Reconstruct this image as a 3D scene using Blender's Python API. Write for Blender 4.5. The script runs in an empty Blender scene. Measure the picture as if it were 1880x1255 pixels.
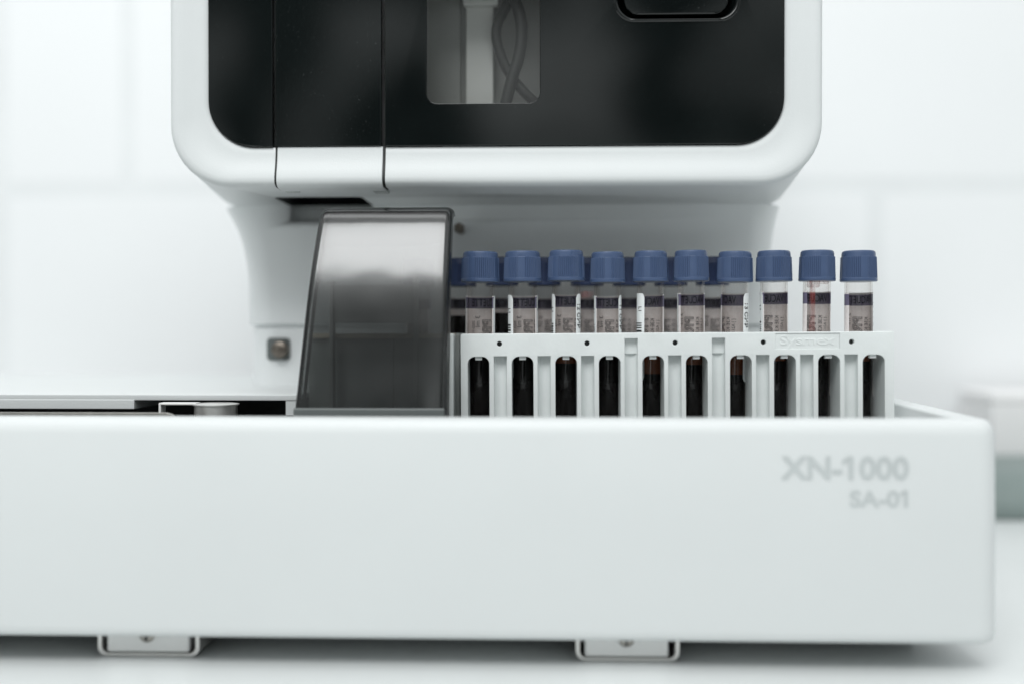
import bpy, bmesh, math, random
from mathutils import Vector, Matrix, Euler
random.seed(4)
S = 0.001                       # everything below is measured in millimetres
PI = math.pi
scn = bpy.context.scene
COL = scn.collection

# ------------------------------------------------------------------ camera
CAM = Vector((0, -450, 133)); FPX = 1828.0
ROT = Euler((math.radians(90 - 0.486), 0, math.radians(1.77)), 'XYZ')
RM = ROT.to_matrix()
cd = bpy.data.cameras.new('camera'); cam = bpy.data.objects.new('camera', cd); COL.objects.link(cam)
cam.location = CAM * S; cam.rotation_euler = ROT
cd.lens = 35.0; cd.sensor_width = 36.0; cd.clip_start = 0.01; cd.clip_end = 50
cd.dof.use_dof = True; cd.dof.focus_distance = 0.458; cd.dof.aperture_fstop = 2.4
scn.camera = cam

def P(px, py, Y):               # photo pixel measured on the plane at depth Y -> (X, Z)
    d = RM @ Vector(((px - 940) / FPX, -(py - 627.5) / FPX, -1))
    t = (Y - CAM.y) / d.y
    return CAM.x + d.x * t, CAM.z + d.z * t
def PX(px, Y, py=620): return P(px, py, Y)[0]
def PZ(py, Y, px=940): return P(px, py, Y)[1]

# ------------------------------------------------------------------ materials
def newmat(name):
    m = bpy.data.materials.new(name); m.use_nodes = True
    nt = m.node_tree; b = nt.nodes['Principled BSDF']
    return m, nt, b
def N(nt, t, **kw):
    n = nt.nodes.new(t)
    for k, v in kw.items(): setattr(n, k, v)
    return n
def plastic(name, col, rough=0.4, bump=0.0, bscale=900, var=0.03, ior=1.46, metallic=0.0, vscale=14, stretch=None):
    m, nt, b = newmat(name)
    b.inputs['Metallic'].default_value = metallic
    b.inputs['IOR'].default_value = ior
    tc = N(nt, 'ShaderNodeTexCoord')
    src = tc.outputs['Object']
    if stretch:
        mp = N(nt, 'ShaderNodeMapping'); mp.inputs['Scale'].default_value = stretch
        nt.links.new(src, mp.inputs['Vector']); src = mp.outputs['Vector']
    n1 = N(nt, 'ShaderNodeTexNoise'); n1.inputs['Scale'].default_value = vscale; n1.inputs['Detail'].default_value = 6
    nt.links.new(src, n1.inputs['Vector'])
    cr = N(nt, 'ShaderNodeMapRange'); cr.inputs['From Min'].default_value = .3; cr.inputs['From Max'].default_value = .7
    cr.inputs['To Min'].default_value = 1 - var; cr.inputs['To Max'].default_value = 1 + var
    nt.links.new(n1.outputs['Fac'], cr.inputs['Value'])
    mx = N(nt, 'ShaderNodeVectorMath', operation='SCALE'); mx.inputs[0].default_value = col
    nt.links.new(cr.outputs['Result'], mx.inputs['Scale'])
    nt.links.new(mx.outputs['Vector'], b.inputs['Base Color'])
    rr = N(nt, 'ShaderNodeMapRange'); rr.inputs['From Min'].default_value = .3; rr.inputs['From Max'].default_value = .7
    rr.inputs['To Min'].default_value = max(.02, rough * .85); rr.inputs['To Max'].default_value = min(1, rough * 1.15)
    nt.links.new(n1.outputs['Fac'], rr.inputs['Value']); nt.links.new(rr.outputs['Result'], b.inputs['Roughness'])
    if bump:
        n2 = N(nt, 'ShaderNodeTexNoise'); n2.inputs['Scale'].default_value = bscale; n2.inputs['Detail'].default_value = 2
        nt.links.new(tc.outputs['Object'], n2.inputs['Vector'])
        bp = N(nt, 'ShaderNodeBump'); bp.inputs['Strength'].default_value = bump; bp.inputs['Distance'].default_value = 0.0004
        nt.links.new(n2.outputs['Fac'], bp.inputs['Height']); nt.links.new(bp.outputs['Normal'], b.inputs['Normal'])
    return m

M = {}
M['white'] = plastic('white_plastic', (.65, .671, .672), .42, .10, 1400, .012)
M['tray'] = plastic('tray_plastic', (.645, .667, .667), .45, .12, 1100, .012)
M['grey_plastic'] = plastic('grey_plastic', (.42, .44, .43), .5, .1, 1100, .04)
M['neck'] = plastic('pedestal_plastic', (.78, .80, .803), .45, .10, 1200, .015)
M['rack'] = plastic('rack_plastic', (.75, .782, .776), .38, .15, 700, .045, vscale=60)
M['black_gloss'] = plastic('black_gloss', (.0045, .0062, .0062), .07, .0, var=.15, ior=1.47, vscale=30)
M['black'] = plastic('black_plastic', (.010, .011, .011), .5, .1, var=.2)
M['shade_liner'] = plastic('dark_shade_liner', (.02, .022, .022), .6, .1, var=.2)
M['inner_grey'] = plastic('inner_grey', (.44, .445, .435), .6, .05, var=.05)
M['inner_white'] = plastic('inner_white', (.80, .80, .785), .45, .05, var=.04)
M['beige'] = plastic('beige_plastic', (.66, .58, .46), .45, .05, var=.04)
M['lip'] = plastic('smoky_lip', (.13, .145, .143), .3, .05, var=.04)
M['dark_metal'] = plastic('dark_metal', (.20, .175, .15), .4, .05, metallic=1.0, var=.1)
M['hose'] = plastic('rubber_hose', (.026, .028, .028), .45, .05, var=.2)
M['metal'] = plastic('brushed_metal', (.55, .55, .53), .28, .05, 900, .06, metallic=1.0, vscale=120, stretch=(6, 6, .4))
M['steel'] = plastic('dull_steel', (.42, .40, .37), .36, .05, 900, .1, metallic=1.0, vscale=200)
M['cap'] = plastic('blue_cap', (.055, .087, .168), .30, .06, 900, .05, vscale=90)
M['cap_shaded'] = plastic('shaded_blue_cap', (.020, .034, .085), .36, .06, 900, .05, vscale=90)  # blue cap with the back row's shade put into its colour
M['blood'] = plastic('blood', (.0022, .0009, .0008), .3, 0, ior=1.12, var=.2, vscale=80)
M['plasma'] = plastic('plasma', (.13, .036, .012), .2, 0, var=.25, vscale=120)
M['smear'] = plastic('blood_smear', (.34, .045, .035), .25, 0, var=.3, vscale=300)
def thin_out(m):
    nt = m.node_tree; b = nt.nodes['Principled BSDF']; tc = N(nt, 'ShaderNodeTexCoord')
    nz = N(nt, 'ShaderNodeTexNoise'); nz.inputs['Scale'].default_value = 420; nz.inputs['Detail'].default_value = 4
    mp = N(nt, 'ShaderNodeMapping'); mp.inputs['Scale'].default_value = (1, 1, .22)
    nt.links.new(tc.outputs['Object'], mp.inputs['Vector']); nt.links.new(mp.outputs['Vector'], nz.inputs['Vector'])
    mr = N(nt, 'ShaderNodeMapRange'); mr.inputs['From Min'].default_value = .36; mr.inputs['From Max'].default_value = .66
    mr.inputs['To Min'].default_value = .12; mr.inputs['To Max'].default_value = .52
    nt.links.new(nz.outputs['Fac'], mr.inputs['Value']); nt.links.new(mr.outputs['Result'], b.inputs['Alpha'])
thin_out(M['smear'])
M['sticker'] = plastic('sticker_paper', (.78, .80, .80), .6, .05, var=.02)
M['ink'] = plastic('black_ink', (.015, .015, .017), .6, 0)
M['print'] = plastic('grey_print', (.065, .06, .065), .6, 0, var=.15)
M['band'] = plastic('purple_band', (.15, .135, .205), .55, 0, var=.18, vscale=160)
M['bandink'] = plastic('band_ink', (.014, .012, .028), .6, 0)
M['letter'] = plastic('grey_lettering', (.50, .53, .53), .5, 0)
M['table'] = plastic('table_laminate', (.64, .662, .660), .35, .04, 700, .015, vscale=8)
M['wall'] = plastic('wall_panel', (.88, .893, .90), .5, .03, 200, .012, vscale=3)
M['joint'] = plastic('wall_joint', (.825, .842, .848), .6, .03, 200, .02)
M['case'] = plastic('case_plastic', (.20, .245, .235), .5, .05, 300, .08, vscale=10)
M['foot'] = plastic('foot_white', (.88, .88, .87), .4, .1, 900, .03)
M['bright'] = plastic('satin_metal', (.78, .77, .75), .42, .05, 900, .06, metallic=1.0, vscale=150)
M['box'] = plastic('carton_white', (.86, .85, .85), .6, .03, 300, .03)

def dust(m):
    nt = m.node_tree; b = nt.nodes['Principled BSDF']; tc = N(nt, 'ShaderNodeTexCoord')
    nz = N(nt, 'ShaderNodeTexNoise'); nz.inputs['Scale'].default_value = 1500; nz.inputs['Detail'].default_value = 1
    nt.links.new(tc.outputs['Object'], nz.inputs['Vector'])
    mr = N(nt, 'ShaderNodeMapRange'); mr.inputs['From Min'].default_value = .735; mr.inputs['From Max'].default_value = .80
    nt.links.new(nz.outputs['Fac'], mr.inputs['Value'])
    old = b.inputs['Base Color'].links[0].from_socket
    mx = N(nt, 'ShaderNodeMix', data_type='RGBA'); nt.links.new(mr.outputs['Result'], mx.inputs['Factor'])
    nt.links.new(old, mx.inputs['A']); mx.inputs['B'].default_value = (.06, .066, .066, 1)
    nt.links.new(mx.outputs['Result'], b.inputs['Base Color'])
dust(M['black_gloss'])
def labelmat():
    m, nt, b = newmat('label_film')
    out = nt.nodes['Material Output']
    tc = N(nt, 'ShaderNodeTexCoord')
    n1 = N(nt, 'ShaderNodeTexNoise'); n1.inputs['Scale'].default_value = 700; n1.inputs['Detail'].default_value = 5
    nt.links.new(tc.outputs['Object'], n1.inputs['Vector'])
    cr = N(nt, 'ShaderNodeValToRGB'); cr.color_ramp.elements[0].position = .3; cr.color_ramp.elements[1].position = .7
    cr.color_ramp.elements[0].color = (.86, .80, .785, 1); cr.color_ramp.elements[1].color = (.95, .91, .90, 1)
    nt.links.new(n1.outputs['Fac'], cr.inputs['Fac'])
    nt.links.new(cr.outputs['Color'], b.inputs['Base Color']); b.inputs['Roughness'].default_value = .55
    tr = N(nt, 'ShaderNodeBsdfTranslucent'); nt.links.new(cr.outputs['Color'], tr.inputs['Color'])
    mx = N(nt, 'ShaderNodeMixShader'); mx.inputs['Fac'].default_value = .15
    nt.links.new(b.outputs[0], mx.inputs[1]); nt.links.new(tr.outputs[0], mx.inputs[2])
    nt.links.new(mx.outputs[0], out.inputs['Surface'])
    return m
M['label'] = labelmat()

def clear(name, tint, power=1.0, ior=1.45, rough=.03, wav=0.0):
    """thin transparent sheet: Fresnel reflection over a tint that deepens with the path length through it"""
    m, nt, b = newmat(name); nt.nodes.remove(b)
    out = nt.nodes['Material Output']
    lw = N(nt, 'ShaderNodeLayerWeight'); lw.inputs['Blend'].default_value = .5
    inv = N(nt, 'ShaderNodeMath', operation='SUBTRACT'); inv.inputs[0].default_value = 1.0
    nt.links.new(lw.outputs['Facing'], inv.inputs[1])
    mxm = N(nt, 'ShaderNodeMath', operation='MAXIMUM'); mxm.inputs[1].default_value = .14
    nt.links.new(inv.outputs[0], mxm.inputs[0])
    dv = N(nt, 'ShaderNodeMath', operation='DIVIDE'); dv.inputs[0].default_value = power
    nt.links.new(mxm.outputs[0], dv.inputs[1])
    cmb = N(nt, 'ShaderNodeCombineColor')
    for k in range(3):
        pw = N(nt, 'ShaderNodeMath', operation='POWER'); pw.inputs[0].default_value = tint[k]
        nt.links.new(dv.outputs[0], pw.inputs[1]); nt.links.new(pw.outputs[0], cmb.inputs[k])
    tp = N(nt, 'ShaderNodeBsdfTransparent'); nt.links.new(cmb.outputs[0], tp.inputs['Color'])
    gl = N(nt, 'ShaderNodeBsdfGlossy'); gl.inputs['Roughness'].default_value = rough
    f0 = ((ior - 1) / (ior + 1)) ** 2                     # Schlick, the same from both sides of the sheet
    p5 = N(nt, 'ShaderNodeMath', operation='POWER'); p5.inputs[1].default_value = 5.0; nt.links.new(lw.outputs['Facing'], p5.inputs[0])
    fr = N(nt, 'ShaderNodeMath', operation='MULTIPLY_ADD'); fr.inputs[1].default_value = 1 - f0; fr.inputs[2].default_value = f0
    nt.links.new(p5.outputs[0], fr.inputs[0])
    if wav:
        tc = N(nt, 'ShaderNodeTexCoord'); nz = N(nt, 'ShaderNodeTexNoise'); nz.inputs['Scale'].default_value = 42; nz.inputs['Detail'].default_value = 1
        nt.links.new(tc.outputs['Object'], nz.inputs['Vector'])
        bp = N(nt, 'ShaderNodeBump'); bp.inputs['Strength'].default_value = wav; bp.inputs['Distance'].default_value = .004
        nt.links.new(nz.outputs['Fac'], bp.inputs['Height'])
        nt.links.new(bp.outputs['Normal'], gl.inputs['Normal'])
    mx = N(nt, 'ShaderNodeMixShader')
    nt.links.new(fr.outputs[0], mx.inputs['Fac']); nt.links.new(tp.outputs[0], mx.inputs[1]); nt.links.new(gl.outputs[0], mx.inputs[2])
    nt.links.new(mx.outputs[0], out.inputs['Surface'])
    return m
M['tube'] = clear('clear_tube', (.985, .98, .977), 1.0, 1.33, .05)
M['smoked'] = clear('smoked_acrylic', (.365, .378, .376), 1.0, 1.9, .175, wav=.09)
M['pane'] = clear('tinted_pane', (.86, .865, .86), 1.0, 1.45, .05)

# ------------------------------------------------------------------ mesh builder
class MB:
    def __init__(s): s.v = []; s.f = []; s.m = []
    def add(s, vs, fs, mi=0):
        o = len(s.v); s.v += [tuple(p) for p in vs]
        for f in fs: s.f.append([i + o for i in f]); s.m.append(mi)
        return s
    def box(s, x0, x1, y0, y1, z0, z1, mi=0):
        v = [(x0,y0,z0),(x1,y0,z0),(x1,y1,z0),(x0,y1,z0),(x0,y0,z1),(x1,y0,z1),(x1,y1,z1),(x0,y1,z1)]
        return s.add(v, [(3,2,1,0),(4,5,6,7),(0,1,5,4),(1,2,6,5),(2,3,7,6),(3,0,4,7)], mi)
    def lathe(s, prof, cx=0, cy=0, seg=32, mi=0, cap0=True, cap1=True, axis='z', rf=None):
        vs = []; fs = []
        for r, z in prof:
            for k in range(seg):
                a = 2 * PI * k / seg
                rr = r if rf is None else rf(r, z, a)
                p = (rr * math.sin(a), -rr * math.cos(a))
                if axis == 'z': vs.append((cx + p[0], cy + p[1], z))
                else: vs.append((cx + p[0], z, cy + p[1]))       # along Y: cx, cz
        n = len(prof)
        for i in range(n - 1):
            for k in range(seg):
                k2 = (k + 1) % seg
                f = (i*seg+k, i*seg+k2, (i+1)*seg+k2, (i+1)*seg+k)
                fs.append(f if axis == 'z' else f[::-1])
        if cap0: fs.append(tuple(range(seg))[::-1] if axis == 'z' else tuple(range(seg)))
        if cap1:
            t = tuple(range((n-1)*seg, n*seg)); fs.append(t if axis == 'z' else t[::-1])
        return s.add(vs, fs, mi)
    def loft(s, secs, mi=0, cap0=True, cap1=True):
        n = len(secs[0]); vs = [p for q in secs for p in q]; fs = []
        for i in range(len(secs) - 1):
            for k in range(n):
                k2 = (k + 1) % n
                fs.append((i*n+k, i*n+k2, (i+1)*n+k2, (i+1)*n+k))
        if cap0: fs.append(tuple(range(n))[::-1])
        if cap1: fs.append(tuple(range((len(secs)-1)*n, len(secs)*n)))
        return s.add(vs, fs, mi)
    def tube(s, pts, r, seg=14, mi=0):
        pts = [Vector(p) for p in pts]; secs = []
        up = Vector((0, 1, 0))
        for i, p in enumerate(pts):
            t = (pts[min(i+1, len(pts)-1)] - pts[max(i-1, 0)]).normalized()
            a = t.cross(up).normalized(); b = a.cross(t)
            secs.append([tuple(p + r * (math.cos(2*PI*k/seg) * a + math.sin(2*PI*k/seg) * b)) for k in range(seg)])
        return s.loft(secs, mi)
    def build(s, name, mats, parent=None, sharp=35, bevel=0, loc=None, flat=False):
        if not isinstance(mats, (list, tuple)): mats = [mats]
        o3 = Vector((0, 0, 0))
        if parent is not None:
            q = parent
            while q is not None: o3 = o3 + q.location / S; q = q.parent
        if loc is not None: o3 = o3 + Vector(loc)
        me = bpy.data.meshes.new(name)
        me.from_pydata([((x - o3.x) * S, (y - o3.y) * S, (z - o3.z) * S) for x, y, z in s.v], [], s.f)
        for m in mats: me.materials.append(m)
        me.polygons.foreach_set('material_index', s.m)
        bm = bmesh.new(); bm.from_mesh(me)
        bmesh.ops.recalc_face_normals(bm, faces=bm.faces[:]); bm.to_mesh(me); bm.free()
        me.polygons.foreach_set('use_smooth', [True] * len(me.polygons))
        if not bevel: me.set_sharp_from_angle(angle=math.radians(sharp))
        me.update()
        ob = bpy.data.objects.new(name, me); COL.objects.link(ob)
        if loc is not None: ob.location = Vector(loc) * S
        if parent is not None: ob.parent = parent
        if flat:
            wn = ob.modifiers.new('normals', 'WEIGHTED_NORMAL'); wn.keep_sharp = True; wn.weight = 90
        if bevel:
            bv = ob.modifiers.new('bevel', 'BEVEL'); bv.width = bevel * S; bv.segments = 3; bv.limit_method = 'ANGLE'; bv.angle_limit = math.radians(35)
            bv.harden_normals = False
            wn = ob.modifiers.new('normals', 'WEIGHTED_NORMAL'); wn.keep_sharp = True
        return ob

def rrect(x0, x1, y0, y1, r, n=8):
    pts = []
    for cx, cy, a0 in ((x1-r, y0+r, -90), (x1-r, y1-r, 0), (x0+r, y1-r, 90), (x0+r, y0+r, 180)):
        for k in range(n + 1):
            a = math.radians(a0 + 90 * k / n); pts.append((cx + r * math.cos(a), cy + r * math.sin(a)))
    return pts
def circle(cx, cy, r, n=24): return [(cx + r*math.cos(2*PI*k/n), cy + r*math.sin(2*PI*k/n)) for k in range(n)]

def curve_mesh(cu):
    ob = bpy.data.objects.new('tmp', cu); COL.objects.link(ob)
    dg = bpy.context.evaluated_depsgraph_get(); dg.update()
    me = bpy.data.meshes.new_from_object(ob.evaluated_get(dg))
    bm = bmesh.new(); bm.from_mesh(me); bmesh.ops.remove_doubles(bm, verts=bm.verts[:], dist=1e-4)
    vs = [v.co.copy() for v in bm.verts]; fs = [[v.index for v in f.verts] for f in bm.faces]
    bm.free()
    bpy.data.objects.remove(ob); bpy.data.meshes.remove(me); bpy.data.curves.remove(cu)
    return vs, fs
def plate(mb, loops, a, b, plane='xz', bev=0.25, mi=0):
    """flat plate with holes: loops[0] outline, rest holes; spans a..b along the third axis"""
    cu = bpy.data.curves.new('c', 'CURVE'); cu.dimensions = '2D'; cu.fill_mode = 'BOTH'
    cu.extrude = max(.01, abs(b - a) / 2 - bev); cu.bevel_depth = bev; cu.bevel_resolution = 1; cu.offset = -bev
    for L in loops:
        sp = cu.splines.new('POLY'); sp.points.add(len(L) - 1); sp.use_cyclic_u = True
        for p, q in zip(sp.points, L): p.co = (q[0], q[1], 0, 1)
    vs, fs = curve_mesh(cu); c = (a + b) / 2
    if plane == 'xz': vs = [(v.x, c - v.z, v.y) for v in vs]
    else: vs = [(v.x, v.y, c + v.z) for v in vs]
    mb.add(vs, fs, mi); return mb
def text(sx, size, xs=1.0, outline=0, align='CENTER', ext=0, bold=0):
    cu = bpy.data.curves.new('t', 'FONT'); cu.body = sx; cu.size = size; cu.align_x = align; cu.align_y = 'CENTER'
    cu.resolution_u = 4
    if outline: cu.fill_mode = 'NONE'; cu.bevel_depth = outline; cu.bevel_resolution = 0
    if ext: cu.extrude = ext
    if bold: cu.offset = bold
    vs, fs = curve_mesh(cu)
    return [Vector((v.x * xs, v.y, v.z)) for v in vs], fs

def tag(o, label=None, cat=None, group=None, kind=None):
    if label: o['label'] = label
    if cat: o['category'] = cat
    if group: o['group'] = group
    if kind: o['kind'] = kind
    return o
def empty(name, loc):
    o = bpy.data.objects.new(name, None); COL.objects.link(o); o.location = Vector(loc) * S; o.empty_display_size = .02
    return o

# ================================================================== setting
mb = MB(); mb.box(-1400, 1500, -900, 500, -30, 0)
tag(mb.build('table', M['table'], bevel=2), kind='structure')
# panelled wall: panels stand 4 mm proud of the strips between them
YW = 500
vx1 = PX(3, YW); vx2 = PX(236, YW); vx3 = PX(1606, YW); hz = PZ(345, YW); g = 8.5
mb = MB()
mb.box(-1500, 1600, YW + .4, YW + 40, -700, 1500, 1)
def panel(x0, x1, z0, z1): mb.box(x0, x1, YW, YW + .4, z0, z1, 0)
for x0, x1 in ((-1500, vx1 - g), (vx1 + g, vx2 - g), (vx2 + g, 760 - g), (760 + g, 1600)): panel(x0, x1, hz + g, 1500)
for x0, x1 in ((-1500, vx1 - g), (vx1 + g, vx3 - g), (vx3 + g, 1600)): panel(x0, x1, -700, hz - g)
tag(mb.build('wall', [M['wall'], M['joint']], sharp=30), kind='structure')

# ================================================================== sampler tray
TX0, TX1, TY0, TY1 = -430, PX(1834, -56, 900), -60, 250
tray = empty('sample_loader', (-100, 60, 0))
tag(tray, 'white sample loader tray with grey printed lettering and two feet, in front of the analyzer', 'sample loader')
def ztop(y):
    t = min(1, max(0, (y + 50) / 62)); t = t*t*(3-2*t)
    return 99.4 + 5.2 * t
def trs(inset, zf):
    return [(x, y, zf(y)) for x, y in rrect(TX0+inset, TX1-inset, TY0+inset, TY1-inset, max(.6, 9-inset), 10)]
secs = [trs(5, lambda y: 12.0), trs(2.4, lambda y: 12.2), trs(.9, lambda y: 13), trs(.2, lambda y: 14.6), trs(0, lambda y: 17),
        trs(0, lambda y: 60), trs(.2, lambda y: ztop(y)-6), trs(.9, lambda y: ztop(y)-3), trs(2.2, lambda y: ztop(y)-1), trs(3.8, lambda y: ztop(y)-.1),
        trs(5, lambda y: ztop(y)), trs(12.6, lambda y: ztop(y)), trs(13.4, lambda y: ztop(y)-.3), trs(13.9, lambda y: ztop(y)-1.2), trs(14, lambda y: ztop(y)-6),
        trs(14.4, lambda y: ztop(y)-6.5), trs(18, lambda y: ztop(y)-6.6), trs(18.4, lambda y: ztop(y)-7.2), trs(18.6, lambda y: 82)]
mb = MB(); mb.loft(secs)
mb.build('tray_body', M['tray'], tray, sharp=50)
# deck on which the analyzer stands
dx1 = PX(545, 10); dxs = PX(248, 10); dtop = 104.6
mb = MB()
plate(mb, [[(TX0+18.8, 9), (dx1, 9), (dx1, 82), (TX1-18.8, 82), (TX1-18.8, TY1-18.8), (TX0+18.8, TY1-18.8)]], 101.9, dtop, 'xy', .5)
plate(mb, [[(TX0+18.8, 8.6), (dxs, 8.6), (dxs, 70), (TX0+18.8, 70)]], 97.9, 102.3, 'xy', .4)
mb.box(PX(524, 9), dx1 - .2, 9.4, 14, 95.2, 102.2)
mb.build('deck', M['tray'], tray, sharp=40, flat=True)
mb = MB()
mb.box(TX0+19, dx1, 40, 42, 82.6, 101.8); mb.box(TX0+19, TX1-19, -40.5, 80, 82, 82.5)
mb.build('well_liner', M['shade_liner'], tray)
# metal rail, bracket and roller in the well
mb = MB(); xe = PX(316, -20)
plate(mb, [[(TX0+19, 94), (xe + 2.2, 94), (xe + 1.6, 96.4), (xe, 98.0), (xe - 2.5, 98.6), (TX0+19, 98.6)]], -22, -19, 'xz', .25)
mb.build('rail', M['steel'], tray, sharp=30, flat=True)
mb = MB(); xa = PX(295, 0); xb = PX(364, 0)
mb.box(xa, xa+1.1, -3, 3, 90, 101.6); mb.box(xa+1.1, xb, -3, 3, 100.6, 101.6)
mb.build('bracket', M['inner_white'], tray, bevel=.3)
mb = MB(); rx = PX(404, 8)
mb.lathe([(9.6, 84), (9.6, 100.2), (10.4, 100.4), (10.4, 100.9), (8.4, 101.2)], rx, 2, 40)
mb.build('roller', M['bright'], tray, sharp=30)
# printed name
def printed(s, pxl, pxr, pyc, h, Y, name):
    x0, x1 = PX(pxl, Y, pyc), PX(pxr, Y, pyc); z = PZ(pyc, Y, (pxl+pxr)/2)
    vs, fs = text(s, 1.0, ext=.02, bold=.026)
    w0 = min(v.x for v in vs); w1 = max(v.x for v in vs); h0 = min(v.y for v in vs); h1 = max(v.y for v in vs)
    kx = (x1-x0)/(w1-w0); ky = h/(h1-h0)
    mb = MB(); mb.add([(x0+(v.x-w0)*kx, Y-.12-v.z*2, z+(v.y-(h0+h1)/2)*ky) for v in vs], fs)
    pre, _f = text(s[:s.index('1')+1], 1.0, ext=.02, bold=.012); pw = max(v.x for v in pre)-min(v.x for v in pre)   # flag of the figure 1
    one, _f = text('1', 1.0, bold=.012); ow = max(v.x for v in one)-min(v.x for v in one)
    xl = x0 + (pw - ow)*kx; tp = z + h/2; a = h*.30; b = h*.17
    mb.add([(xl-a*.8, Y-.16, tp-a*.62), (xl-a*.8, Y-.16, tp-a*.62-b), (xl+.2, Y-.16, tp-b*1.1), (xl+.2, Y-.16, tp-.02)], [(0, 1, 2, 3)])
    return mb.build(name, M['letter'], tray, sharp=30)
printed('XN-1000', 1434, 1669, 858, 9.2, TY0, 'lettering')
printed('SA-01', 1560, 1667, 915, 6.6, TY0, 'lettering')
# feet
def foot(pl, pr):
    Y = -46; x0, x1 = PX(pl, Y, 1190), PX(pr, Y, 1190)
    mb = MB(); mb.box(x0+3.6, x1-4.4, Y+.3, Y+26, 1.6, 12.4)
    f = mb.build('foot', M['foot'], tray, bevel=1.2)
    mb = MB()
    out = rrect(x0, x1, 0, 40, 4, 6); inn = rrect(x0+1.7, x1-1.7, 1.5, 38, 2.8, 6)
    out = [(x, min(z, 12.3)) for x, z in out]; inn = [(x, min(z, 11.6)) for x, z in inn]
    plate(mb, [out, inn], Y, Y+24, 'xz', .3)
    mb.build('bracket', M['bright'], f, sharp=30)
    xc = (x0+x1)/2 - .5
    mb = MB(); mb.lathe([(0.2, Y-1.1), (2.2, Y-1.0), (3.2, Y-.3), (3.3, Y+.8)], xc, 9.3, 24, axis='y')
    mb.box(xc-2.0, xc+2.0, Y-1.5, Y-1.0, 8.8, 9.8, 1); mb.box(xc-.5, xc+.5, Y-1.55, Y-1.02, 7.3, 11.3, 1)
    mb.build('screw', [M['steel'], M['black']], f, sharp=30)
foot(179, 366); foot(1057, 1248)

# smoked visor: a curved shell with side walls
def bez(p, n):
    out = []
    for k in range(n + 1):
        t = k / n; a = (1-t)**3; b = 3*(1-t)**2*t; c = 3*(1-t)*t*t; d = t**3
        out.append((a*p[0][0]+b*p[1][0]+c*p[2][0]+d*p[3][0], a*p[0][1]+b*p[1][1]+c*p[2][1]+d*p[3][1]))
    return out
vp = [(-27.5, 93), (-25.5, 107), (-22.6, 123), (-18.9, 142), (-16.6, 152), (-13.9, 161), (-11.4, 168), (-8.2, 176), (-5.4, 182), (-3.7, 185), (-1.6, 187.6), (2.2, 189.6), (8, 191), (14, 191.6)]
vxl, vxr = PX(590, 3, 390), PX(831, 3, 390)
def visor_sections(off):
    secs = []
    n = len(vp)
    for i, (y, z) in enumerate(vp):
        y0, z0 = vp[max(0, i-1)]; y1, z1 = vp[min(n-1, i+1)]
        ty, tz = y1-y0, z1-z0; l = math.hypot(ty, tz); ny, nz = -tz/l, ty/l      # outward (to the front / up)
        back = 11 if i < n-5 else 8
        R = 3.2
        row = []
        xl, xr = vxl + off - 6.0*(186 - z)/93, vxr - off
        # left wall back edge -> front plate -> right wall
        prof = [(xl, back), (xl, R+3)] + [(xl + R - R*math.cos(a), R - R*math.sin(a)) for a in [math.radians(q) for q in range(0, 91, 15)]]
        prof += [(xl + (xr-xl)*q, 0) for q in (.2, .4, .6, .8)]
        prof += [(xr - R + R*math.sin(a), R - R*math.cos(a)) for a in [math.radians(q) for q in range(0, 91, 15)]] + [(xr, R+3), (xr, back)]
        for x, dd in prof:
            d = dd + off
            row.append((x, y - ny*d, z - nz*d) if dd < 4 else (x, y - ny*3.5 + (dd-3.5) + off*.2, z - nz*3.5))
        secs.append(row)
    return secs
so = visor_sections(0); si = visor_sections(2.2)
mb = MB(); n = len(so[0]); m_ = len(so)
vs = [p for r in so for p in r] + [p for r in si for p in r]; o2 = n * m_; fs = []
for i in range(m_-1):
    for k in range(n-1):
        fs.append((i*n+k, i*n+k+1, (i+1)*n+k+1, (i+1)*n+k)); fs.append((o2+i*n+k+1, o2+i*n+k, o2+(i+1)*n+k, o2+(i+1)*n+k+1))
for k in range(n-1):
    fs.append((k+1, k, o2+k, o2+k+1)); b0 = (m_-1)*n; fs.append((b0+k, b0+k+1, o2+b0+k+1, o2+b0+k))
for i in range(m_-1):
    fs.append((i*n, (i+1)*n, o2+(i+1)*n, o2+i*n)); q = n-1; fs.append(((i+1)*n+q, i*n+q, o2+i*n+q, o2+(i+1)*n+q))
mb.add(vs, fs)
visor = mb.build('smoked_cover', M['smoked'], tray, sharp=60)
# bead along the bottom and guide parts seen dimly behind the cover
mb = MB(); mb.box(vxl-5.0, vxr-.6, -29.6, -27.4, 97.0, 101.3)
mb.build('cover_lip', M['lip'], tray, bevel=.6)
mb = MB()
mb.box(PX(566, 30), PX(722, 30), 30, 34, 82.5, 132.6); mb.box(PX(724, 30), vxr+1, 30, 34, 82.5, 132.6)
mb.build('guide_wall', M['grey_plastic'], tray, bevel=.5)
mb = MB(); mb.box(PX(568, 29), vxr-1, 27.6, 29.8, 130.6, 133.0)
mb.build('guide_rim', M['beige'], tray, bevel=.4)
mb = MB()
mb.box(PX(606, 22), PX(613, 22), 20, 26, 82.5, 158); mb.box(PX(760, 22), PX(767, 22), 20, 26, 82.5, 160)
mb.box(PX(613, 24), PX(760, 24), 22, 26, 138, 156)
mb.build('transport_arm', M['inner_grey'], tray, bevel=.4)
mb = MB(); mb.box(PX(821, 4), PX(834, 4), 0, 12, 82.5, 133.0)
mb.build('guide_post', M['rack'], tray, bevel=1.2)

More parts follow.
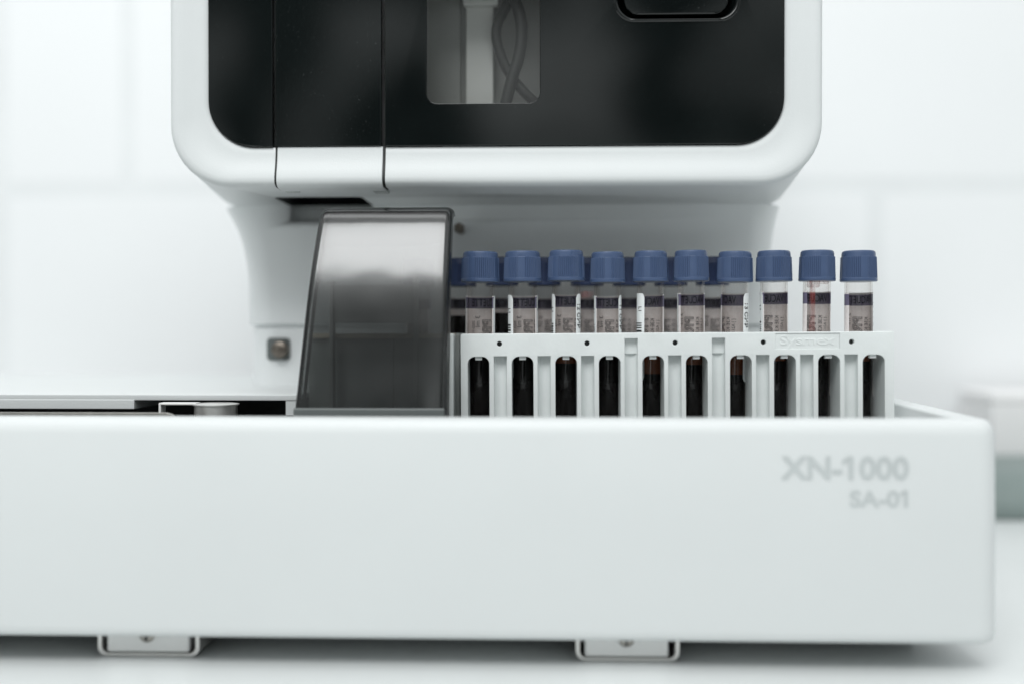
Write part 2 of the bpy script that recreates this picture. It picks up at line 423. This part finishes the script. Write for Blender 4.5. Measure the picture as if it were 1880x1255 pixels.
# ================================================================== analyzer
an = empty('blood_analyzer', (-22, 200, dtop))
tag(an, 'white benchtop blood analyzer with dark glass front panels above the tube racks', 'analyzer')
BX0, BX1 = PX(311, 16.5, 100), PX(1512, 16.5, 100); BZ0 = PZ(341, 16); BZ1 = 430
GX0, GX1 = PX(383, 18, 100), PX(1440, 18, 100); GZ0 = PZ(269, 18); GZ1 = 405
def bs(Y, inset, r): return [(x, Y, z) for x, z in rrect(BX0+inset, BX1-inset, BZ0+inset, BZ1-inset, r, 12)]
def gs(Y, e=0, r=22): return [(x, Y, z) for x, z in rrect(GX0-e, GX1+e, GZ0-e, GZ1+e, r, 12)]
def mixs(q, Y):
    return [(a[0]+(b[0]-a[0])*q, Y, a[2]+(b[2]-a[2])*q) for a, b in zip(bs(0, 4.2, 26), gs(0, .5, 22.5))]
mb = MB()
mb.loft([bs(415, 6, 14), bs(405, 0, 11), bs(86, 0, 11), bs(60, 0, 18), bs(22, 0, 29), bs(18.6, .05, 29), bs(17, .5, 28.6), bs(15.8, 1.4, 28), bs(15.25, 2.7, 27),
         bs(15.3, 4.2, 26)] + [mixs(q, y) for q, y in ((.15, 15.65), (.3, 16.2), (.45, 16.75), (.6, 17.2), (.8, 17.6))] + [gs(17.8, .5, 22.5), gs(18.2, 0), gs(20, 0), gs(72, -1)])
shell = mb.build('housing', [M['white'], M['shade_liner']], an, sharp=38)
cz = 193.0
# cutter for the sampling arm opening (cuts housing and pedestal)
def cutter(m, yb):
    mb = MB(); x0, x1 = PX(502, 53, 361), PX(664, 53, 361)
    mb.loft([[(x, y, z) for x, y in rrect(x0, x1, 53, yb, 3, 4)] for z in (cz, 218.5)])
    ob = mb.build('cut', m, an); return ob
def apply_mods(ob):
    dg = bpy.context.evaluated_depsgraph_get(); dg.update()
    me = bpy.data.meshes.new_from_object(ob.evaluated_get(dg)); old = ob.data
    ob.modifiers.clear(); ob.data = me; me.name = ob.name
def cut(ob, cu):
    b = ob.modifiers.new('b', 'BOOLEAN'); b.operation = 'DIFFERENCE'; b.object = cu; b.solver = 'EXACT'
    try: b.material_mode = 'TRANSFER'
    except Exception: pass
    apply_mods(ob)
cu_ = cutter(M['shade_liner'], 112); cut(shell, cu_); bpy.data.objects.remove(cu_)  # near-black faces darken the opening in place of deep shade
cu_ = cutter(M['neck'], 98)
mb = MB(); mb.box(-400, 160, -17, 405, 0, 11.9); mb.build('added_base', M['shade_liner'], an, bevel=1.5)  # added dark block under the tray; stops light and deepens the table shadow
# pedestal
NY = 85
def nx(py): return (PX(py[0], NY+14, py[2]), PX(py[1], NY+14, py[2]), PZ(py[2], NY))
prof = [(415, 1432, 376), (415.5, 1431.6, 378.5), (420, 1429.5, 387), (427, 1426, 400), (436.5, 1422, 420), (445, 1418.5, 445), (451, 1415.5, 475), (455, 1414, 515), (456, 1413.5, 590)]
secs = []
for q in prof:
    x0, x1, z = nx(q); secs.append([(x, y, z) for x, y in rrect(x0, x1, NY, 400, 18, 10)])
secs = secs[::-1]
x0, x1, _ = nx((456, 1413.5, 590)); zg = PZ(598, NY)
lo = [[(x, y, z) for x, y in rrect(x0+i, x1-i, NY+i, 400-i, 18-i, 10)] for i, z in ((2.2, dtop), (2.2, zg-1.6), (3.2, zg-1.2), (3.2, zg+.2), (1.2, zg+.4), (.2, zg+1.2))]
mb = MB(); mb.loft(lo + secs)
ped = mb.build('pedestal', [M['neck'], M['shade_liner']], an, sharp=40)
cut(ped, cu_)
bpy.data.objects.remove(cu_)
mb = MB()
q = 2.0
mb.loft([[(x, y, z) for x, y in rrect(BX0+14, BX1-14, 89, 390, 20, 10)] for z in (nx(prof[0])[2]+.02, BZ0 + .3)])
mb.build('seam', M['grey_plastic'], an)
# dark glass panels in the recess
g1a, g1b = GX0 + .25, PX(500.5, 17, 150); g2a, g2b = PX(506, 17, 150), PX(700.5, 17, 150); g3a, g3b = PX(707, 17, 150), GX1 - .25
R = 21.7; zb = GZ0 + .25; zt = GZ1 - .25
def cornerL(): return [(g1a + R - R*math.cos(a), zb + R - R*math.sin(a)) for a in [math.radians(k*7.5) for k in range(13)]]
def cornerR(): return [(g3b - R + R*math.sin(a), zb + R - R*math.cos(a)) for a in [math.radians(k*7.5) for k in range(13)]]
mb = MB(); plate(mb, [[(g1a, zt-21)] + cornerL() + [(g1b, zb), (g1b, zt), (g1a+21, zt)]], 16.6, 19.6, 'xz', .3)
mb.build('glass_panel', M['black_gloss'], an, sharp=30, flat=True)
mb = MB(); plate(mb, [[(g2a, zb), (g2b, zb), (g2b, zt), (g2a, zt)]], 16.2, 19.6, 'xz', .3)
door = mb.build('door', M['black_gloss'], an, sharp=30, flat=True)
wx0, wx1, wz0 = PX(783, 17, 100), PX(991.5, 17, 100), PZ(190, 17); wz1 = 300
hx0, hx1, hz0, hz1 = PX(1130, 17, 20), PX(1356, 17, 20), PZ(41, 17), 305
mb = MB(); plate(mb, [[(g3a, zb)] + cornerR() + [(g3b, zt-21), (g3b-21, zt), (g3a, zt)], rrect(wx0, wx1, wz0, wz1, 5.2, 8), rrect(hx0, hx1, hz0, hz1, 9.5, 8)], 16.6, 19.6, 'xz', .3)
p3 = mb.build('glass_panel', M['black_gloss'], an, sharp=30, flat=True)
mb = MB(); plate(mb, [rrect(wx0+.05, wx1-.05, wz0+.05, wz1-.05, 5.15, 8)], 17.2, 19.2, 'xz', .05)
mb.build('window', M['pane'], p3, flat=True)
# grip recess in the large panel
mb = MB()
secs = [[(x, Y, z) for x, z in rrect(hx0+i, hx1-i, hz0+i, hz1-i, 9.5-i*.5, 8)] for i, Y in ((-.9, 16.5), (-.5, 16.0), (.2, 15.9), (.7, 16.4), (1.2, 18), (2.4, 27), (4.0, 29.5))]
mb.loft(secs, cap0=False)
mb.build('grip', M['black_gloss'], p3, sharp=50)
mb = MB(); plate(mb, [rrect(hx0+4.2, hx1-4.2, hz0+3.4, hz1-3, 7, 8)], 19, 23, 'xz', .8)
mb.build('latch', M['black_gloss'], p3, sharp=30, flat=True)
# white lower part of the door and black strips painting the shade of its side gaps
xa, xb = PX(506, 14, 300), PX(701, 14, 300)
def doorprof(o):
    h = GZ0 - .5 - BZ0 - 4.2
    return [(17.8-o, GZ0+.2)] + [(y-o, BZ0+4.2+h*(1-q)) for q, y in ((.2, 17.6), (.4, 17.2), (.55, 16.75), (.7, 16.2), (.85, 15.65))] + [(15.3-o, BZ0+4.2), (15.25-o, BZ0+2.7-o*.2), (15.8-o*.8, BZ0+1.4-o*.6), (17-o*.5, BZ0+.5-o*.9), (18.6, BZ0-o), (27, BZ0-o), (27, BZ0+4), (22, GZ0+.2)]
def xprism(x0, x1, pr):
    mb = MB(); mb.loft([[(x, y, z) for y, z in pr] for x in (x0, x1)]); return mb
xprism(xa, xb, doorprof(.75)).build('door_chin', M['white'], door, bevel=.5)
for e0, e1 in ((PX(502.2, 14, 300), xa + .3), (xb - .3, PX(706, 14, 300))): xprism(e0, e1, doorprof(.12)).build('door_gap_shade', M['black'], door)
mb = MB(); mb.box(xa+1, xa+7.5, 27.2, 31, BZ0-1.0, BZ0+1); mb.build('door_hinge', M['grey_plastic'], door, bevel=.3)
mb = MB(); mb.box(xb-6.5, xb+.4, 27.2, 35, BZ0-1.0, BZ0+1)
mb.build('door_hinge', M['grey_plastic'], door, bevel=.3)
mb = MB(); mb.box(xa+1.6, xb-7, 27.3, 29, BZ0-.25, BZ0+1)
mb.build('door_slot', M['inner_grey'], door)
# chamber behind the window
mb = MB()
mb.box(wx0-14, wx1+14, 54, 56, wz0-12, wz1+40, 0)
mb.box(PX(855, 46, 100), PX(906, 46, 100), 46, 53.8, wz0-12, wz1+40, 1)
mb.box(wx0-13, PX(846, 51, 100), 51, 53.7, wz0-12, wz1+40, 0)
mb.box(PX(850, 40, 10), PX(915, 40, 10), 40, 45.8, PZ(8, 40), wz1+30, 1)
mb.build('inner_frame', [M['inner_grey'], M['inner_white']], an, bevel=.8)
def hose(pp, Y, r):
    pts = []
    c = [Vector((*P(x, y, Y + dy), 0)) for x, y, dy in pp]; c = [Vector((v.x, Y + pp[i][2], v.y)) for i, v in enumerate(c)]
    c = [c[0]*2 - c[1]] + c + [c[-1]*2 - c[-2]]
    for i in range(1, len(c)-2):
        for k in range(8):
            t = k/8; a, b, d, e = c[i-1], c[i], c[i+1], c[i+2]
            pts.append(.5*((2*b)+(-a+d)*t+(2*a-5*b+4*d-e)*t*t+(-a+3*b-3*d+e)*t**3))
    mb = MB(); mb.tube(pts, r, 14); return mb.build('hose', M['hose'], an, sharp=60)
hose([(945, -60, 0), (932, 4, 0), (912, 50, 0), (916, 92, 0), (938, 140, 0), (975, 182, 0), (1010, 205, 2)], 39, 2.5)
hose([(925, -60, 0), (944, -5, 0), (957, 45, 0), (954, 98, 0), (940, 145, 0), (928, 192, 0), (915, 240, 0)], 34, 2.9)
# thumb screw on the pedestal and a bolt beside the cover
mb = MB(); x0, z0 = P(490, 661, NY+2); x1, z1 = P(533, 620, NY+2)
plate(mb, [rrect(x0, x1, z0, z1, 2.2, 6)], NY+1.6, NY+4, 'xz', .2)
mb.build('screw_recess', M['lip'], an)
xc, zc = P(515, 641, NY)
mb = MB(); mb.lathe([(.3, NY-4.4), (1.4, NY-4.4), (1.6, NY-3.6), (3.4, NY-3.4), (4.3, NY-2.8), (4.5, NY-1), (4.5, NY+1.7)], xc, zc, 32, axis='y')
mb.build('thumb_screw', M['dark_metal'], an, sharp=30)
xc, zc = P(843, 419, 70)
mb = MB(); mb.lathe([(.3, 64), (1.5, 64.2), (1.9, 66), (1.9, 68)], xc, zc, 16, axis='y'); mb.lathe([(2.6, 68), (3.0, 69), (3.0, 72), (2, 73), (2, NY+1)], xc, zc, 6, axis='y')
mb.build('bolt', M['dark_metal'], an, sharp=30)

# ================================================================== tube racks
SLOT = [879, 960, 1040, 1120, 1200, 1280, 1361, 1442, 1523, 1605]
RX0, RX1 = PX(846.5, 0, 690), PX(1643, 0, 690); RZ1 = 133.4; RZ0 = 82.6
sx = [PX(p + .3, 0, 700) for p in SLOT]
sw = 39.5 * 450 / FPX / 2; zs = PZ(652.5, 0, 1200); RD = 36
rack = empty('tube_rack', ((RX0+RX1)/2, RD/2, RZ0))
tag(rack, 'white ten-slot tube rack in front, with all its slots facing the camera', 'tube rack', 'white tube racks on the loader')
def arch(xc, w, z0, z1, r):
    p = [(xc - w, z0), (xc + w, z0), (xc + w, z1 - r)]
    p += [(xc + w - r + r*math.cos(a), z1 - r + r*math.sin(a)) for a in [math.radians(k*11.25) for k in range(1, 9)]]
    p += [(xc - w + r - r*math.sin(a), z1 - r + r*math.cos(a)) for a in [math.radians(k*11.25) for k in range(0, 9)]]
    return p
gro = []
for i in range(9):
    xc = (sx[i] + sx[i+1]) / 2 - .1
    tall = i in (3, 5)
    gro.append((xc, 2.9, PZ(621 if tall else 652, 0, 1200)))
front_holes = [arch(x, sw, RZ0+2.4, zs, 3.3) for x in sx] + [[(xc-w, RZ0+2.4), (xc+w, RZ0+2.4), (xc+w, z1), (xc-w, z1)] for xc, w, z1 in gro]
pins = [PX(p, 0, 630) for p in (918, 1079, 1241, 1403, 1565)]
zp = PZ(629, 0, 1200)
bx0, bx1, bz0, bz1 = PX(1425, 0), PX(1543, 0), PZ(641.5, 0, 1480), PZ(613.5, 0, 1480)
front_holes += [circle(x, zp, 1.15, 20) for x in pins]
mb = MB()
plate(mb, [rrect(RX0, RX1, RZ0, RZ1, 1.0, 4)] + front_holes + [[(bx0, bz0), (bx1, bz0), (bx1, bz1), (bx0, bz1)]], 0, 3.2, 'xz', .28)
plate(mb, [rrect(RX0, RX1, RZ0, RZ1, 1.0, 4)] + [arch(x, 5.6, RZ0+2.4, zs, 3.3) for x in sx], RD-3, RD, 'xz', .28)
plate(mb, [rrect(RX0+.3, RX1-.3, 3.1, RD-3.1, 1, 3)] + [circle(x, 18.7, 7.4, 40) for x in sx], zs+.9, RZ1-.1, 'xy', .3)
mb.box(RX0+.2, RX1-.2, 3.0, RD-2.9, RZ0+.2, RZ0+2.2)
edges = [RX0 + .3] + [v for xc, w, z1 in gro for v in (xc - w, xc + w)] + [RX1 - .3]
for i, x in enumerate(sx):                       # cell walls
    xl, xr = (edges[2*i], x - sw - .05), (x + sw + .05, edges[2*i+1])
    for a, b in (xl, xr): mb.box(a, b, 3.0, RD-2.9, RZ0+2.1, zs+1.0)
    mb.box(x-1.5, x+1.5, 1.2, 3.0, zs-1.5, zs+.2)       # small tab hanging in the top of the slot
for xc, w, z1 in gro:                            # concave floors of the grooves, closed by a sloping end
    cols = []
    for k in range(11):
        a = math.radians(-90 + 18*k); X = xc + w*1.02*math.sin(a); D = 2.2 + 2.3*max(0, math.cos(a))**.8
        cols.append([(X, D, RZ0+2.1), (X, D, z1-3), (X, D, z1+.3)])
    vs = [p for c in cols for p in c]; fs = []
    for k in range(10):
        for j in range(2): fs.append((k*3+j, (k+1)*3+j, (k+1)*3+j+1, k*3+j+1))
    mb.add(vs, fs)
rb = mb.build('rack_body', M['rack'], rack, sharp=30, flat=True)
for x in pins:
    mb = MB(); mb.lathe([(1.3, 2.2), (1.3, 2.9)], x, zp, 20, axis='y'); mb.build('pin_hole', M['black'], rack)
mb = MB(); plate(mb, [[(bx0+.02, bz0+.02), (bx1-.02, bz0+.02), (bx1-.02, bz1-.02), (bx0+.02, bz1-.02)]], .45, 3.1, 'xz', .1)
vs, fs = text('Sysmex', 1.0, ext=.0)
w0 = min(v.x for v in vs); w1 = max(v.x for v in vs); h0 = min(v.y for v in vs); h1 = max(v.y for v in vs)
tx0, tx1, tz0, tz1 = PX(1434, 0), PX(1533, 0), PZ(640, 0, 1480), PZ(617, 0, 1480)
cu = bpy.data.curves.new('t', 'FONT'); cu.body = 'Sysmex'; cu.size = 1.0; cu.align_x = 'CENTER'; cu.align_y = 'CENTER'; cu.extrude = .012; cu.bevel_depth = .012; cu.offset = .012; cu.bevel_resolution = 1
vs, fs = curve_mesh(cu)
mb.add([(tx0+(v.x-w0)/(w1-w0)*(tx1-tx0), .42 - (v.z)*5.5, tz0+(v.y-h0)/(h1-h0)*(tz1-tz0)) for v in vs], fs)
mb.build('nameplate', M['rack'], rack, sharp=40, flat=True)

rack.rotation_euler.y = math.radians(-.35)      # it sits very slightly high at its right end
def copy_tree(o, parent=None):
    c = o.copy(); COL.objects.link(c)
    if parent: c.parent = parent
    for ch in list(o.children): copy_tree(ch, c)
    return c
rack2 = copy_tree(rack)
DYB = 38.5                                         # a longer rack: its tubes stand a little farther apart
BX = [PX(p, 18.7 + DYB, 540) for p in (768, 844.5, 921.5, 999.5, 1078, 1155, 1231.5, 1308)]
KX = (BX[7] - BX[0]) / (sx[7] - sx[0]); RC = rack.location.x / S
rack2.location = Vector((BX[7] - KX * (sx[7] - RC), rack.location.y / S + DYB, rack.location.z / S)) * S
rack2.scale.x = KX
tag(rack2, 'second white tube rack, standing behind the front rack and partly behind the smoked cover', 'tube rack')

# ================================================================== blood tubes
RT = 6.2
def capr(r, z, a):
    if not (66.4 < z < 76.05): return r
    d = math.degrees(a) % 90
    flat = 13
    if d < flat or d > 90 - flat:
        e = min(abs(d - flat), abs(d - (90 - flat)))
        return r + (.22 if e < 1.7 else -.02)
    k = (d - flat) / 6.4
    return r + (.22 if abs(k - round(k)) < .14 else -.10)
mb = MB()
mb.lathe([(6.35, 64.7), (8.1, 64.75), (8.35, 64.95), (8.42, 65.7), (8.3, 66.3), (8.12, 66.45), (8.1, 66.9), (7.82, 75.4), (7.8, 76.0), (7.62, 76.2), (7.6, 77.5), (7.4, 78.4), (6.9, 78.95), (6.2, 79.0), (5.4, 78.9), (5.2, 78.2)], seg=225, rf=capr)
cap_proto = mb.build('cap', M['cap'], None, sharp=22); cap_me = cap_proto.data; bpy.data.objects.remove(cap_proto)
cap_me2 = cap_me.copy(); cap_me2.materials.clear(); cap_me2.materials.append(M['cap_shaded'])
bot = [(RT*math.sin(math.radians(k)), RT - RT*math.cos(math.radians(k)) - 7) for k in range(4, 91, 9)]
botI = [(5.45*math.sin(math.radians(k)), RT - 5.45*math.cos(math.radians(k)) - 7) for k in range(4, 91, 9)]
mb = MB(); mb.lathe(bot + [(RT, 30), (RT, 64.6)], seg=48, cap1=False); mb.lathe(botI + [(5.45, 30), (5.45, 64.6)], seg=48, cap1=False)
gp = mb.build('tube_wall', M['tube'], None, sharp=60); tube_me = gp.data; bpy.data.objects.remove(gp)

def wrap(vs, phi0, z0, r, vertical):
    out = []
    for v in vs:
        u, z = (v.y, -v.x) if vertical else (v.x, v.y)
        p = phi0 + u / r; rr = r + v.z
        out.append((rr*math.sin(p), -rr*math.cos(p), z0 + z))
    return out
def sheet(mb, r, p0, p1, z0, z1, n=24, rc=0, mi=0):
    vs = []; fs = []
    for k in range(n + 1):
        p = math.radians(p0 + (p1-p0)*k/n); d = min(k, n-k)/n*abs(math.radians(p1-p0))*r
        c = 0
        if rc and d < rc: c = rc - math.sqrt(max(0, rc*rc - (rc-d)**2))
        vs += [(r*math.sin(p), -r*math.cos(p), z0+c), (r*math.sin(p), -r*math.cos(p), z1-c)]
    for k in range(n): fs.append((2*k, 2*k+2, 2*k+3, 2*k+1))
    mb.add(vs, fs, mi)
TXT = {}
def gettext(key, *a, **k):
    if key not in TXT: TXT[key] = text(*a, **k)
    return TXT[key]
def make_tube(X, Y, zb, label, sc=1.0, lean=(0, 0), rot=0, caprot=0, level=27, plasma=0, film=None, stick=None, stext=None, dz=0, smear=None, row='front', lr=(58, 302)):
    t = empty('blood_tube', (X, Y, zb)); t.scale = (sc, sc, 1); t.rotation_euler = (math.radians(lean[0]), math.radians(lean[1]), 0)
    tag(t, label, 'blood tube', 'blood tubes in the front rack' if row == 'front' else 'blood tubes in the second rack')
    def put(name, me):
        o = bpy.data.objects.new(name, me); COL.objects.link(o); o.parent = t; return o
    def bld(mb, name, m, par=None, **k):
        o = mb.build(name, m, None, **k); o.parent = par or t; return o
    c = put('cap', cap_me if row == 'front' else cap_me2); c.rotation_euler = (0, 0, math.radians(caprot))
    put('tube_wall', tube_me)
    mb = MB(); rb_ = 5.4
    b = [(rb_*math.sin(math.radians(k)), RT - rb_*math.cos(math.radians(k)) - 7) for k in range(4, 91, 9)]
    mb.lathe(b + [(rb_, 12), (rb_, level), (rb_*.9, level-.5)], seg=40); bld(mb, 'blood', M['blood'], sharp=60)
    if plasma:
        mb = MB(); mb.lathe([(rb_, level+.05), (rb_, level+plasma), (rb_*.93, level+plasma-.6)], seg=40); bld(mb, 'plasma', M['plasma'])
    # film label round the back, read through the clear front
    rl = RT + .08; p0, p1 = lr
    zt = 59.4 + dz; b1, b0 = 58.9 + dz, 53.7 + dz
    mb = MB(); sheet(mb, rl, p0, p1, 12, b0, 40, 0, 0); sheet(mb, rl, p0, p1, b0, b1, 40, 0, 1); sheet(mb, rl, p0, p1, b1, zt, 40, 0, 0)
    lab = bld(mb, 'film_label', [M['label'], M['band']], sharp=80); lab.location.z = random.uniform(-.35, .35) * S
    ri = 5.40
    def filt(vs, fs, sect):
        ok = []
        for f in fs:
            ang = [math.degrees(math.atan2(vs[i][0], -vs[i][1])) % 360 for i in f]
            if all(p0 + 3 < a < p1 - 3 for a in ang): ok.append(f)
        used = sorted({i for f in ok for i in f}); mp = {i: k for k, i in enumerate(used)}
        return [vs[i] for i in used], [[mp[i] for i in f] for f in ok]
    added_base = math.radians(180 - rot)
    mb = MB()
    vs, fs = gettext('v', 'VACUETTE', 4.9, .62, bold=.06); w = wrap(vs, added_base, (b0+b1)/2, ri, False); w, f2 = filt(w, fs, None); mb.add(w, f2, 1)
    off = math.radians(8)
    for key, s, size, xs, ol, ph, zz, mi in (('p', 'PREMIUM', 6.1, 1.05, .13, .02, 35.5, 0), ('k', 'K3E K3EDTA', 2.6, .95, 0, -.72, 41.5, 0), ('r', '[ ] A211 454086', 2.1, .95, 0, -1.2, 41, 0),
                                     ('m', '3 ml', 2.9, 1.1, 0, .84, 47.6, 0), ('x', '2022-11 LOT', 1.9, .95, 0, 1.22, 43, 0)):
        vs, fs = gettext(key, s, size, xs, ol); w = wrap(vs, added_base + ph, zz + dz, ri, True); w, f2 = filt(w, fs, None); mb.add(w, f2, mi)
    bld(mb, 'lettering', [M['print'], M['bandink']], lab, sharp=80)
    if stick:
        s0, s1 = stick; rs = RT + .2
        mb = MB(); sheet(mb, rs, s0, s1, 18.5, 59.6 + dz, 44, 2.0); st = bld(mb, 'sticker', M['sticker'], sharp=80)
        mb = MB(); vs, fs = [], []
        ph = math.radians(s0 + 16)
        if stext:
            v1, f1 = text(stext, 3.7, .95, 0, 'LEFT', bold=.05); mb.add(wrap(v1, ph, 55.5 + dz, rs + .12, True), f1)
        # barcode on the other flank
        rng = random.Random(int(X*7)); z = 46 + dz
        while z > 26:
            h = rng.choice((.3, .3, .55, .85)); sheet(mb, rs + .08, s1 - 70, s1 - 13, z - h, z, 8); z -= h + rng.choice((.35, .5, .8))
        v1, f1 = text('L1', 3.0, .9, 0, 'LEFT', bold=.05); mb.add(wrap(v1, math.radians(s1 - 24), 53.5 + dz, rs + .12, True), f1)
        bld(mb, 'sticker_print', M['ink'], st, sharp=80)
    if smear:
        mb = MB()
        for a0, a1, za, zb_ in smear: sheet(mb, 5.44, a0, a1, za, zb_, 12, min(.9, (zb_-za)*.4))
        bld(mb, 'blood_smear', M['smear'], sharp=80)
    return t
fx = [880.5, 961, 1039, 1117, 1193.5, 1269.5, 1347, 1422, 1498, 1576.5]
LAB = ['wide blood tube beside the smoked cover, leftmost in the front rack',
       'wide blood tube second from the smoked cover, white sticker edge on its left flank',
       'blood tube third from the smoked cover in front rack, white sticker on both flanks',
       'blood tube just left of the first tall groove in the front rack, narrow printed sticker',
       'blood tube with barred left sticker and brown plasma, just right of the first tall groove',
       'blood tube just left of the second tall groove in the front rack',
       'blood tube with a broad lettered sticker, just right of the second tall groove',
       'blood tube between the broad lettered sticker tube and the red smear tube',
       'blood tube with red smear running down from its blue cap, above the embossed nameplate',
       'rightmost blood tube in the front rack, at the open end of the tray']
kw = [dict(sc=1.09, rot=34, caprot=-25, level=31, stick=(66, 285), dz=-1.0),
      dict(sc=1.09, rot=30, caprot=-3, level=31, stick=(70, 320), stext='10', dz=-1.0),
      dict(sc=1.05, rot=14, caprot=-38, level=26.5, plasma=4, stick=(42, 310), stext='12 СИР', dz=-.9),
      dict(rot=18, caprot=-2, level=31, stick=(48, 298), stext='11 СИР', dz=-.7),
      dict(rot=-24, caprot=-18, level=22, plasma=8.5, stick=(95, 328), stext='14', dz=-.3),
      dict(rot=2, caprot=-1, level=26, plasma=5, stick=(98, 285), dz=-.2),
      dict(rot=-62, caprot=-34, level=22, plasma=8.5, stick=(28, 250), stext='13 СИР  ИРКИ', dz=0, lr=(50, 282)),
      dict(rot=-14, caprot=-28, level=28, plasma=2.5, stick=(100, 296), dz=.4),
      dict(rot=-8, caprot=8, level=31, smear=[(-52, -22, 40, 66), (-70, 0, 61.6, 66), (-5, 60, 63.2, 66)], dz=.4),
      dict(rot=16, caprot=2, level=28, plasma=3, stick=(62, 240), stext='15 СИР  ИК', dz=.2)]
lean = [(.5, .35), (.2, -.3), (.6, .1), (0, -.35), (0, .2), (.1, -.2), (0, .45), (0, -.25), (.3, .3), (0, -.1)]
for i in range(10):
    make_tube(PX(fx[i], 18.7, 560), 18.7, 92.2 + (.0, .15, .5, -.3, .1, .35, -.2, .15, .25, .05)[i], LAB[i], lean=lean[i], **kw[i])
BL = ['second-rack blood tube mostly hidden behind the edge of the smoked cover',
      'second-rack blood tube peeking out left of the first front tube',
      'second-rack blood tube in the gap between first and second front tubes',
      'second-rack blood tube in the gap between second and third front tubes',
      'second-rack blood tube with a red blood patch, between third and fourth front tubes',
      'second-rack blood tube in the gap between fourth and fifth front tubes',
      'second-rack blood tube in the gap between fifth and sixth front tubes',
      'second-rack blood tube in the gap between sixth and seventh front tubes']
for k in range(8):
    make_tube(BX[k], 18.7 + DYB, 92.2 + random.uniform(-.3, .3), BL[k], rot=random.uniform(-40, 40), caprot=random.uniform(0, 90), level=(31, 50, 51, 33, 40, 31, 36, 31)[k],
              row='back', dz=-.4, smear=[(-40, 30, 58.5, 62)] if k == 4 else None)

# ================================================================== things at the right, far back on the table
cx0 = PX(1800, 250, 900)
case = empty('equipment_case', (cx0 + 90, 320, 0)); tag(case, 'grey-green rounded equipment case at the right edge, behind the tray corner', 'case')
mb = MB(); mb.loft([[(x, y, z) for x, y in rrect(cx0+i, cx0+220-i, 268+i, 420-i, 14 + i*.2, 6)] for i, z in ((1.5, 0), (0, 2), (0, 8), (2, 14), (6, 20), (12, 25.5), (20, 30), (30, 32.4), (42, 33.4))]); mb.build('case_body', M['case'], case, sharp=70)
mb = MB(); mb.tube([(cx0+90, 345, 33), (cx0+94, 345, 40), (cx0+102, 345, 43), (cx0+146, 345, 43), (cx0+156, 345, 40), (cx0+160, 345, 33)], 3.2); mb.build('handle', M['case'], case, sharp=60)
wx = PX(1822, 410, 780)
car = empty('white_carton', (wx + 110, 440, 0)); tag(car, 'blurred white carton against the wall, behind the grey-green case', 'carton')
mb = MB(); mb.box(wx, wx+230, 410, 480, 0, 74); mb.build('carton_body', M['box'], car, bevel=2)
mb = MB(); mb.box(wx-.4, wx+230.4, 409.6, 480.4, 74.2, 82); mb.build('lid', M['box'], car, bevel=2)

# ================================================================== light
w = bpy.data.worlds.new('World'); scn.world = w; w.use_nodes = True
nt = w.node_tree; bg = nt.nodes['Background']
tc = N(nt, 'ShaderNodeTexCoord')
sp = N(nt, 'ShaderNodeSeparateXYZ'); nt.links.new(tc.outputs['Generated'], sp.inputs[0])
nz = N(nt, 'ShaderNodeTexNoise'); nz.inputs['Scale'].default_value = 6.5; nz.inputs['Detail'].default_value = 1
nt.links.new(tc.outputs['Generated'], nz.inputs['Vector'])
rp = N(nt, 'ShaderNodeValToRGB')
rp.color_ramp.elements[0].position = .44; rp.color_ramp.elements[0].color = (.012, .018, .018, 1)
rp.color_ramp.elements[1].position = .68; rp.color_ramp.elements[1].color = (.92, .97, .97, 1)
nt.links.new(nz.outputs['Fac'], rp.inputs['Fac'])
mr = N(nt, 'ShaderNodeMapRange'); mr.inputs['From Min'].default_value = .31; mr.inputs['From Max'].default_value = .60; mr.interpolation_type = 'SMOOTHSTEP'
nt.links.new(sp.outputs['Z'], mr.inputs['Value'])
mxc = N(nt, 'ShaderNodeMix', data_type='RGBA'); nt.links.new(mr.outputs['Result'], mxc.inputs['Factor'])
nt.links.new(rp.outputs['Color'], mxc.inputs['A']); mxc.inputs['B'].default_value = (.87, .90, .905, 1)
nt.links.new(mxc.outputs['Result'], bg.inputs['Color']); bg.inputs['Strength'].default_value = 1.0
def area(name, loc, target, sx_, sy_, power, col):
    l = bpy.data.lights.new(name, 'AREA'); l.shape = 'RECTANGLE'; l.size = sx_; l.size_y = sy_; l.energy = power; l.color = col
    o = bpy.data.objects.new(name, l); COL.objects.link(o); o.location = loc
    o.rotation_euler = (Vector(target) - Vector(loc)).to_track_quat('-Z', 'Y').to_euler()
    return o
area('ceiling_lamp', (-.2, -1.16, 1.52), (-.05, 0, .15), 1.2, .75, 19, (.985, 1.0, 1.0))
area('ceiling_lamp', (-.25, -.15, 1.6), (-.1, .5, .45), 1.2, .5, 4.0, (.985, 1.0, 1.0))

scn.view_settings.view_transform = 'Standard'; scn.view_settings.look = 'None'
scn.view_settings.exposure = 0.12; scn.view_settings.gamma = 1.0; scn.view_settings.use_curve_mapping = False
scn.render.engine = 'CYCLES'
scn.cycles.transparent_max_bounces = 40; scn.cycles.max_bounces = 10; scn.cycles.glossy_bounces = 5; scn.cycles.transmission_bounces = 8
scn.cycles.caustics_reflective = False; scn.cycles.caustics_refractive = False
scn.cycles.sample_clamp_indirect = 4
scn.cycles.use_denoising = True
